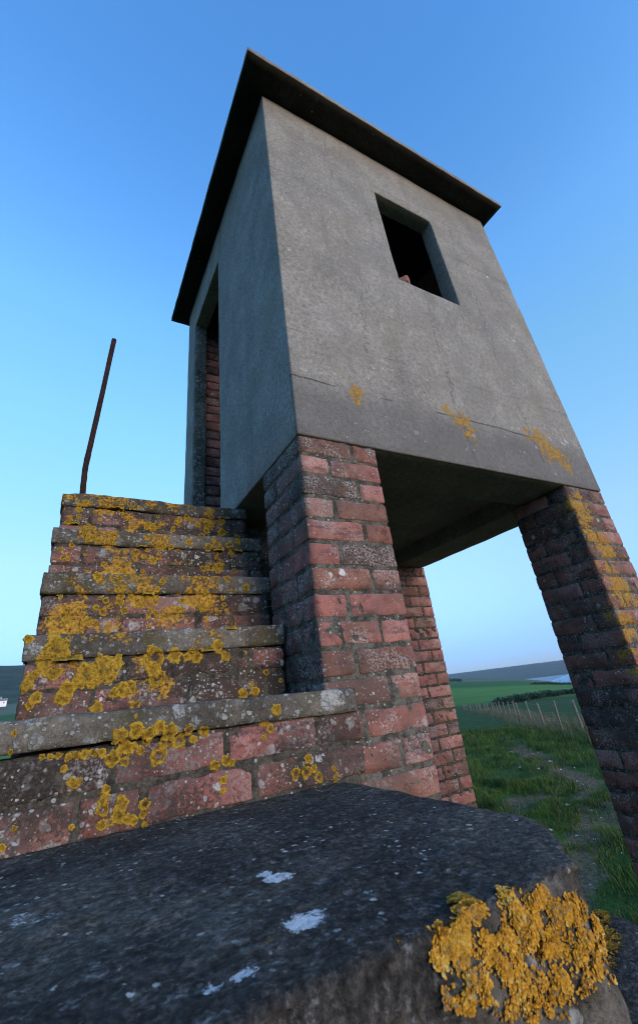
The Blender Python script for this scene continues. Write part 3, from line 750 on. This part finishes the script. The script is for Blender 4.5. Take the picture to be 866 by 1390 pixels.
# ------------------------------------------------------------------ terrain
CX, CY = CP.x, CP.y
def interp(x, xs_, ys_): return np.interp(x, xs_, ys_)
def height(r, az):
    """ground height (world z) at distance r from the lookout, azimuth az in degrees clockwise from +Y"""
    r = np.asarray(r, float); az = np.asarray(az, float)
    azw = (az + 180) % 360 - 180
    elt = interp(azw, [-180, -60, -30, 0, 20, 36, 43.3, 47, 50.8, 53.5, 55.8, 60, 75, 100, 140, 180], [-.5, 1.3, 2.3, 2.3, .9, -.02, -.32, -.75, -1.18, -1.7, -2.23, -2.7, -3.0, -2.6, -1, -.5])
    ztop = Z0 - .85 + 600 * np.tan(np.radians(elt))
    z1 = -.05 - .0 * r
    slope = np.where(r > 19, -.052 * (np.clip(r, 19, 130) - 19) + .03 * np.exp(-((r - 19) / 6) ** 2), 0)
    zb = z1 + slope
    zv = z1 - .052 * (130 - 19)
    s = np.clip((r - 130) / 470, 0, 1); s2 = s ** 1.25
    z = np.where(r < 130, zb, zv + (ztop - zv) * s2)
    far = np.clip((r - 600) / 500, 0, 1)
    z = np.where(r > 600, ztop + (-75 - ztop) * far ** 1.5 * (elt < .5) , z)
    return z
rr = np.concatenate([np.arange(.0, 30, .22), np.arange(30, 132, 1.6), np.arange(132, 640, 7), np.array([660, 700, 760, 840, 940, 1100, 1400])])
aa = np.arange(0, 360, 1.2)
RG, AG = np.meshgrid(rr, aa, indexing='ij')
ZG = height(RG, AG)
XG = CX + RG * np.sin(np.radians(AG)); YG = CY + RG * np.cos(np.radians(AG))
PATH = np.array([(33, 40), (20.5, 20), (16, 14), (13.4, 11.1), (11.2, 8.2), (9.6, 6.2), (8.2, 5.0), (6.4, 4.2), (3.5, 3.0), (.5, 2.8), (-4, 1.5)])
PATH2 = np.array([(9.8, 6.6), (8.6, 6.3), (7.6, 6.4), (6.5, 6.2)])
def seg_dist(X, Y, P):
    d = np.full(X.shape, 1e9)
    for (ax, ay), (bx, by) in zip(P[:-1], P[1:]):
        vx, vy = bx - ax, by - ay; t = np.clip(((X - ax) * vx + (Y - ay) * vy) / (vx * vx + vy * vy), 0, 1)
        d = np.minimum(d, np.hypot(X - ax - t * vx, Y - ay - t * vy))
    return d
def pathval(X, Y):
    a = .92 * np.clip(1.15 - seg_dist(X, Y, PATH) / .62, 0, 1) * np.clip((21 - np.hypot(X, Y)) / 5, 0, 1); b = np.clip(1.1 - seg_dist(X, Y, PATH2) / .7, 0, 1) * .8
    c = np.clip(1.2 - np.hypot((X - 1) / 2.2, (Y - .8) / 2.4), 0, 1)
    return np.maximum(np.maximum(a, b), c)
PG = pathval(XG, YG)
for idx in np.ndindex(XG.shape):
    if RG[idx] < 45:
        q = Vector((XG[idx], YG[idx], 0)); ZG[idx] += .05 * noise.noise(q * .55) + .02 * noise.noise(q * 2.1) - .05 * PG[idx]
V = np.stack([XG, YG, ZG], -1).reshape(-1, 3)
na = len(aa); nr = len(rr)
i, j = np.meshgrid(np.arange(nr - 1), np.arange(na), indexing='ij'); i = i.ravel(); j = j.ravel()
Q = np.stack([i * na + j, i * na + (j + 1) % na, (i + 1) * na + (j + 1) % na, (i + 1) * na + j], 1)[:, ::-1]
SG = np.clip((RG - 130) / 470, 0, 1.5).ravel()
def ground_mat():
    m = mat('field_ground'); N = NT(m); v = N.coord(); s = N.attr('ring'); pa = N.attr('path')
    n = N.noise(v, 1.5, 6, .65); nf = N.noise(v, 14, 6, .7); nb = N.noise(v, .02, 5, .6)
    turf = N.mix(N.ss(N.math('ADD', N.math('MULTIPLY', n, .5), N.math('MULTIPLY', nf, .5)), .38, .62), (.020, .040, .009), (.050, .095, .015))
    dirt = N.mix(N.ss(nf, .35, .65), (.095, .058, .033), (.21, .135, .078))
    mk, q = N.spots(N.warp(v, 20, .03), 9, .22, .3, .08); dirt = N.mix(N.math('MULTIPLY', mk, .8), dirt, (.42, .40, .36))
    pm = N.ss(N.math('ADD', pa, N.math('MULTIPLY', N.math('SUBTRACT', N.noise(v, 1.3, 7, .7), .5), 1.9)), .42, .68)
    near = N.mix(pm, turf, dirt)
    f1 = N.mix(N.ss(nb, .35, .65), (.070, .160, .028), (.10, .20, .040))
    f2 = N.mix(N.ss(nb, .35, .65), (.032, .105, .024), (.046, .130, .032))
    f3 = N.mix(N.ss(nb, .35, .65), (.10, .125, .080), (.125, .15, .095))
    c = N.mix(N.ss(s, .001, .06), near, f1)
    c = N.mix(N.ss(s, .245, .255), c, f1)
    c = N.mix(N.ss(s, .30, .36), c, f2)
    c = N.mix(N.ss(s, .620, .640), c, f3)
    N.out(c, .95, N.bump(N.math('ADD', n, nf), .6, .03), .1); return m
tag(mesh('ground', V, Q, ground_mat(), None, {'ring': SG, 'path': PG.ravel()}), kind='structure')
gbvh = None
def gz(x, y):
    r = math.hypot(x - CX, y - CY); az = math.degrees(math.atan2(x - CX, y - CY))
    z = float(height(r, az))
    if r < 45:
        q = Vector((x, y, 0)); z += .05 * noise.noise(q * .55) + .02 * noise.noise(q * 2.1) - .05 * float(pathval(np.array([x]), np.array([y]))[0])
    return z
# sea and distant land
n = 96; V = [(CX + 30000 * math.cos(2 * math.pi * k / n), CY + 30000 * math.sin(2 * math.pi * k / n), -76) for k in range(n)]
tag(mesh('sea', V, [tuple(range(n))], M_SEA, None, smooth=False), kind='structure')
def hill_mesh(name, az0, az1, prof, m, seed, naz=120):
    """prof: list of (r, function az -> elevation in degrees)"""
    V, Q = [], []; azs = np.linspace(az0, az1, naz)
    for r, f in prof:
        for a in azs:
            z = CP.z + r * math.tan(R(f(a))) + (min(r, 2000) * .0012) * noise.fractal(Vector((a * .35, r * .004, seed)), 1, 2, 4)
            V.append((CX + r * math.sin(R(a)), CY + r * math.cos(R(a)), z))
    for k in range(len(prof) - 1):
        for j in range(naz - 1): Q.append((k * naz + j, (k + 1) * naz + j, (k + 1) * naz + j + 1, k * naz + j + 1))
    return tag(mesh(name, V, Q, m, None), kind='structure')
M_HILL = simple('distant_hill', (.030, .050, .038), (.055, .085, .055), .006, .95, 0)
M_DOWN = simple('wooded_down', (.008, .020, .012), (.030, .055, .026), .02, .95, 0)
env = lambda a, c, w_: max(0.0, 1 - ((a - c) / w_) ** 2)
hill_mesh('hill', 20, 110, [(3300, lambda a: -1.4), (3700, lambda a: -.9), (4400, lambda a: -.5 + .25 * env(a, 56, 40)), (5200, lambda a: -.05 + .14 * env(a, 54, 45)), (5700, lambda a: -.6)], M_HILL, 2.0)
hill_mesh('hill', -75, 34, [(560, lambda a: -1 + 3.1 * env(a, -20, 62)), (640, lambda a: -1 + 3.6 * env(a, -20, 62)), (900, lambda a: -.8 + 5 * env(a, -18, 60)), (1200, lambda a: -.6 + 6.3 * env(a, -14, 58)), (1500, lambda a: -.7 + 6.75 * env(a, -14, 58)), (2100, lambda a: -1 + 5.2 * env(a, -14, 58))], M_DOWN, 5.0)
# white chalk headland seen beyond the fields
V, Q = [], []
azs = np.linspace(53.1, 64, 60)
for lay in range(5):
    for a in azs:
        t = (a - 53.1) / 10.9; r = 1900 + 160 * math.sin(t * 9) + (0 if lay < 2 else 26 * (lay - 1)) * 2
        top = -2.05 + min(.95, .95 * (t / .36) ** 1.1) + .05 * noise.noise(Vector((a * 3, 0, 1)))
        bot = -2.35
        e_ = bot if lay == 0 else bot + (top - bot) * (.55 if lay == 1 else 1) - (0 if lay < 3 else .12 * (lay - 2))
        V.append((CX + r * math.sin(R(a)), CY + r * math.cos(R(a)), CP.z + r * math.tan(R(e_))))
na2 = len(azs)
for k in range(4):
    for j in range(na2 - 1): Q.append((k * na2 + j, k * na2 + j + 1, (k + 1) * na2 + j + 1, (k + 1) * na2 + j))
tag(mesh('cliff', V, Q, M_CLIFF, None), kind='structure')

# ------------------------------------------------------------------ grass
def blades(name, X, Y, hgt, wid, m, lean=.6, rnd=None):
    n = len(X); Zb = np.array([gz(x, y) for x, y in zip(X, Y)]) - .01
    th = rng.uniform(0, 2 * math.pi, n); dx, dy = np.cos(th), np.sin(th)
    ph = th + rng.uniform(-1.2, 1.2, n) + math.pi / 2
    ln = hgt * rng.uniform(.2, lean, n) * 1.2
    V = np.zeros((n, 5, 3)); 
    for k, (f, wf, lf, zf) in enumerate(((0, 1, 0, 0), (0, -1, 0, 0), (.55, .75, .3, .62), (.55, -.75, .3, .62), (1, 0, 1, 1))):
        V[:, k, 0] = X + dx * wid * .5 * wf + np.cos(ph) * ln * lf
        V[:, k, 1] = Y + dy * wid * .5 * wf + np.sin(ph) * ln * lf
        V[:, k, 2] = Zb + hgt * zf * (1 - .25 * lf * lean)
    b = np.arange(n)[:, None] * 5
    T3 = np.concatenate([b + np.array([[0, 1, 3]]), b + np.array([[0, 3, 2]]), b + np.array([[2, 3, 4]])])
    rd = np.repeat(rng.random(n) if rnd is None else rnd, 5)
    tt = np.tile(np.array([0, 0, .55, .55, 1.0]), n)
    return mesh(name, V.reshape(-1, 3), T3, m, None, {'rnd': rd, 'tip': tt}, smooth=False)
def grass_mat(name, stops):
    m = mat(name); N = NT(m); c = N.ramp(N.attr('rnd'), stops)
    v = N.coord(); c = N.mix(1.0, c, N.ramp(N.noise(v, 1.5, 6, .65), [(.34, (.34, .40, .42)), (.5, (.9, .92, .9)), (.66, (1.5, 1.35, 1.1))]), 'MULTIPLY')
    N.out(c, .7, None, .25); return m
M_GRASS = grass_mat('turf_grass', [(0, (.028, .062, .009)), (.5, (.060, .120, .014)), (.85, (.10, .165, .024)), (1, (.19, .165, .06))])
M_DRY = grass_mat('dry_grass_stem', [(0, (.11, .115, .07)), (.6, (.18, .17, .12)), (1, (.07, .10, .04))])
def pick(n, a0, a1, r0, r1, keep):
    a = rng.uniform(a0, a1, n); r = np.sqrt(rng.uniform(r0 ** 2, r1 ** 2, n)); X = CX + r * np.sin(np.radians(a)); Y = CY + r * np.cos(np.radians(a))
    pv = pathval(X, Y)
    k = np.array([noise.fractal(Vector((x, y, 0)) * 1.1, 1, 2, 4) for x, y in zip(X, Y)])
    ok = (rng.random(n) < keep) & (pv * .8 + .95 * k < .44 + .6 * (rng.random(n) < .12))
    kk = np.clip(.85 + 1.5 * np.array([noise.noise(Vector((x, y, 4)) * 1.7) for x, y in zip(X, Y)]), .3, 2.1)
    return X[ok], Y[ok], r[ok], kk[ok]
Xs, Ys, Hs, Ws = [], [], [], []
for args in ((90000, 36, 84, 3.0, 13, 1.0), (75000, 38, 66, 10, 28, 1.0), (26000, -40, 150, 2.2, 20, 1.0), (16000, 150, 320, 2.5, 9, 1.0)):
    X, Y, r, kk = pick(*args); Xs.append(X); Ys.append(Y); Hs.append((.045 + .085 * rng.random(len(X))) * kk * np.clip(1 + r / 40, 1, 1.6)); Ws.append(.004 + .0005 * r)
X, Y, Hh, Ww = map(np.concatenate, (Xs, Ys, Hs, Ws))
ok = ~((X > -1) & (X < 2.1) & (Y > -2.6) & (Y < 2.1) & (rng.random(len(X)) < .85))
g = blades('grass', X[ok], Y[ok], Hh[ok], Ww[ok], M_GRASS); tag(g, kind='stuff')

# ------------------------------------------------------------------ fence running downhill
FP = []
for (u, d_) in ((840, 17.0), (806, 18.6), (775, 20.4), (748, 22.4), (727, 25.2), (712, 29.5), (699, 34.5), (687, 41), (672, 52), (658, 64), (646, 78), (637, 92), (628, 108)):
    vv = 915 + (624 - u) * .1 + 42
    d = ray(u, vv); az = math.degrees(math.atan2(d.x, d.y)); FP.append((az, d_))
fpos = [(CX + d_ * math.sin(R(a)), CY + d_ * math.cos(R(a))) for a, d_ in FP]
fence = empty('wire_fence', (*fpos[2], gz(*fpos[2])), 'stock fence of pale wooden posts and wire running downhill beyond the path', 'fence')
# extra posts between the far ones
fp2 = []
for k, p in enumerate(fpos):
    fp2.append(p)
    if k + 1 < len(fpos):
        q = fpos[k + 1]; L = math.hypot(q[0] - p[0], q[1] - p[1]); m_ = int(round(L / 3.4))
        for i in range(1, m_): fp2.append((p[0] + (q[0] - p[0]) * i / m_ + random.uniform(-.2, .2), p[1] + (q[1] - p[1]) * i / m_))
tops = []
for (x, y) in fp2:
    z = gz(x, y); hh = 1.12 + random.uniform(-.06, .08); lx, ly = random.uniform(-.05, .05), random.uniform(-.05, .05)
    V, Q = tube([(x, y, z - .2), (x + lx * .5, y + ly * .5, z + hh * .5), (x + lx, y + ly, z + hh)], random.uniform(.040, .054), 8, 3, .3)
    mesh('post', V, Q, M_POST, fence); tops.append((x + lx, y + ly, z, hh))
for f in (.35, .62, .93):
    V, Q = [], []
    for (a, b) in zip(tops[:-1], tops[1:]):
        pv = [(p[0] - .05, p[1], p[2] + p[3] * f) for p in (a, b)]
        mid = tuple((pv[0][i] + pv[1][i]) / 2 - (.015 if i == 2 else 0) for i in range(3))
        v_, q_ = tube([pv[0], mid, pv[1]], .0028, 4, 2); o_ = len(V); V += v_; Q += [tuple(x + o_ for x in qq) for qq in q_]
    mesh('wire', V, Q, M_WIRE, fence)
# rank pale stems growing along the fence
Xs, Ys = [], []
for (a, b) in zip(fpos[:-1], fpos[1:]):
    L = math.hypot(b[0] - a[0], b[1] - a[1]); n = int(L * 150)
    t = rng.random(n); o_ = rng.normal(.5, .75, n)
    nx, ny = (b[1] - a[1]) / L, -(b[0] - a[0]) / L
    Xs.append(a[0] + (b[0] - a[0]) * t + nx * o_); Ys.append(a[1] + (b[1] - a[1]) * t + ny * o_)
X = np.concatenate(Xs)[:9000]; Y = np.concatenate(Ys)[:9000]
tag(blades('dry_grass', X, Y, rng.uniform(.2, .65, len(X)), rng.uniform(.006, .016, len(X)), M_DRY, .5), kind='stuff')

X, Y, r, kk = pick(9000, 30, 90, 3.2, 16, 1.0); k_ = rng.random(len(X)) < .16
tag(blades('dry_grass', X[k_], Y[k_], rng.uniform(.12, .38, k_.sum()), rng.uniform(.004, .008, k_.sum()), M_DRY, .55), kind='stuff')

# ------------------------------------------------------------------ chalk stones on the worn ground
def stone_mesh(seed):
    bm = bmesh.new(); bmesh.ops.create_icosphere(bm, subdivisions=2, radius=1)
    for v in bm.verts:
        p = v.co.copy(); v.co = p * (1 + .35 * noise.noise(p * 1.3 + Vector((seed, 0, 0))) + .15 * noise.noise(p * 3.1 + Vector((0, seed, 0)))); v.co.z *= .45; v.co.y *= .62
    me = bpy.data.meshes.new('chalk_stone'); bm.to_mesh(me); bm.free(); me.materials.append(M_CHALK); return me
sm = [stone_mesh(s * 3.7) for s in range(5)]
spots_px_all = [(658, 981), (722, 1021), (760, 1043), (779, 1041), (782, 1058), (802, 1098), (814, 1106), (808, 1100), (782, 1131), (706, 1040), (706, 1044), (693, 1020), (737, 1066), (769, 1094), (747, 1128), (842, 1155), (790, 1062), (746, 1032), (731, 1045), (760, 1070), (775, 1080), (795, 1090), (684, 1054), (716, 1007), (753, 1052), (826, 1112), (740, 1100), (766, 1118)]
spots_px = spots_px_all[:19]
for k, (u, v) in enumerate(spots_px):
    p = hit_plane(u, v, 2, -.05); o = bpy.data.objects.new('chalk_stone', sm[k % 5]); COL.objects.link(o)
    dd = math.hypot(p.x - CX, p.y - CY)
    s = random.uniform(.012, .030) * (1 + dd / 25); o.scale = (s * random.uniform(.9, 1.6), s, s); o.rotation_euler = (0, 0, random.uniform(0, 6))
    o.location = (p.x, p.y, gz(p.x, p.y) + s * .3)
    tag(o, 'small white chalk stone lying on the worn ground between the two right-hand pillars', 'stone', 'chalk stones on the path')

# ------------------------------------------------------------------ hedges and bushes in the fields
M_LEAF = grass_mat('hedge_leaf', [(0, (.010, .022, .010)), (.6, (.022, .045, .018)), (1, (.04, .07, .03))])
def foliage(name, centres, label, cat, leaf, per, stems=True, group=None):
    V, Q, rn = [], [], []
    base = centres[0]
    for (x, y, rx, hz) in centres:
        z = gz(x, y)
        for _ in range(per):
            d = Vector((random.gauss(0, 1), random.gauss(0, 1), random.gauss(0, 1))).normalized() * random.random() ** .4
            k = 1 + .35 * noise.noise(Vector((x, y, 0)) * .3 + d * 2)
            c = Vector((x + d.x * rx * k, y + d.y * rx * k, z + hz * .5 + d.z * hz * .5 * k))
            a = Vector((random.gauss(0, 1), random.gauss(0, 1), random.gauss(0, 1))).normalized() * leaf; b = a.orthogonal().normalized() * leaf * random.uniform(.4, .8)
            o_ = len(V); V += [tuple(c - a), tuple(c + b), tuple(c + a), tuple(c - b)]; Q.append((o_, o_ + 1, o_ + 2, o_ + 3)); rn += [random.random()] * 4
    o = mesh(name, V, Q, M_LEAF, None, {'rnd': rn}, smooth=False, loc=(base[0], base[1], gz(base[0], base[1])))
    return tag(o, label, cat, group)
def polar(az, r): return (CX + r * math.sin(R(az)), CY + r * math.cos(R(az)))
cs = [(*polar(48.0 + .16 * i, 128 + 3 * math.sin(i * .6) + i * .5), 1.2 + .5 * random.random(), 1.0 + .9 * random.random() * (1 if i < 40 else .6)) for i in range(64)]
foliage('hedgerow', cs, 'long dark hedgerow crossing the green fields just past the fence', 'hedge', .20, 130)
cs = [(*polar(52.4 + .22 * i, 300 + i), 1.6 + .6 * random.random(), .9 + .7 * random.random()) for i in range(36)]
foliage('hedgerow', cs, 'thin dark hedgerow far out in the fields, below the white cliff', 'hedge', .3, 60)
cs = [(*polar(42.6 + .28 * i, 480 - 6 * i), 1.8 + .9 * random.random(), 2.6 + 1.6 * random.random() * (1 - i / 12)) for i in range(9)]
foliage('scrub', cs, 'dark clump of scrub at the far field edge beside the rear pillar', 'bushes', .45, 110)

# ------------------------------------------------------------------ white buildings under the left-hand hill
def house(az, r, el, L, wd, hh, rot, label):
    x, y = polar(az, r); z = CP.z + r * math.tan(R(el))
    root = empty('farm_building', (x, y, z), label, 'building', 'white buildings below the hill'); root.rotation_euler = (0, 0, 0)
    ca, sa = math.cos(R(rot)), math.sin(R(rot))
    tr = lambda P: [(x + px * ca - py * sa, y + px * sa + py * ca, z + pz) for px, py, pz in P]
    a, b = L / 2, wd / 2
    mesh('wall', tr([(-a, -b, -1.5), (a, -b, -1.5), (a, b, -1.5), (-a, b, -1.5), (-a, -b, hh), (a, -b, hh), (a, b, hh), (-a, b, hh), (-a, 0, hh + wd * .3), (a, 0, hh + wd * .3)]),
         [(0, 1, 5, 4), (2, 3, 7, 6), (1, 2, 6, 9, 5), (3, 0, 4, 8, 7)], M_WHITE, root, smooth=False)
    o_ = .3; t = .15
    mesh('roof', tr([(-a - o_, -b - o_, hh - .05), (a + o_, -b - o_, hh - .05), (a + o_, 0, hh + wd * .3 + t), (-a - o_, 0, hh + wd * .3 + t), (a + o_, b + o_, hh - .05), (-a - o_, b + o_, hh - .05), (-a - o_, -b - o_, hh + t - .05), (a + o_, -b - o_, hh + t - .05), (a + o_, 0, hh + wd * .3 + 2 * t), (-a - o_, 0, hh + wd * .3 + 2 * t), (a + o_, b + o_, hh + t - .05), (-a - o_, b + o_, hh + t - .05)]),
         [(0, 3, 2, 1), (2, 3, 5, 4), (6, 7, 8, 9), (8, 10, 11, 9), (0, 1, 7, 6), (4, 5, 11, 10), (1, 2, 8, 7), (2, 4, 10, 8), (0, 6, 9, 3), (3, 9, 11, 5)], M_TILE, root, smooth=False)
    nwin = max(2, int(L / 4))
    for k in range(nwin):
        px = -a + L * (k + .5) / nwin
        P = [(px + dx, -b + dy, 1.0 + dz) for dz in (0, 1.1) for dy in (-.04, .1) for dx in (-.45, .45)]
        mesh('window', tr(P), [(0, 1, 5, 4), (0, 4, 6, 2), (1, 3, 7, 5), (4, 5, 7, 6), (0, 2, 3, 1)], M_GLASSD, root, smooth=False)
house(-5.7, 500, 2.28, 17, 6, 3.0, 5, 'long white farm building low at the foot of the left-hand hill')
house(-5.5, 530, 2.62, 5, 4, 2.4, -8, 'small white shed just behind the long white building, nearer the steps')
house(-6.1, 535, 2.62, 5, 4, 2.4, 12, 'small white shed just behind the long white building, farther from the steps')

# ------------------------------------------------------------------ air
V, Q, VN = solid(np.array([-6000., 6000]), np.array([-6000., 6000]), np.array([-77.5, 420.]))
hm = mat('air'); N = NT(hm); hv = N.n('ShaderNodeVolumePrincipled'); hv.inputs['Color'].default_value = (.62, .74, .92, 1); hv.inputs['Density'].default_value = .00006; hv.inputs['Anisotropy'].default_value = 0
ho = N.n('ShaderNodeOutputMaterial'); N.t.links.new(hv.outputs[0], ho.inputs['Volume'])
hz = mesh('haze', V, Q, hm, None, smooth=False); hz['kind'] = 'stuff'
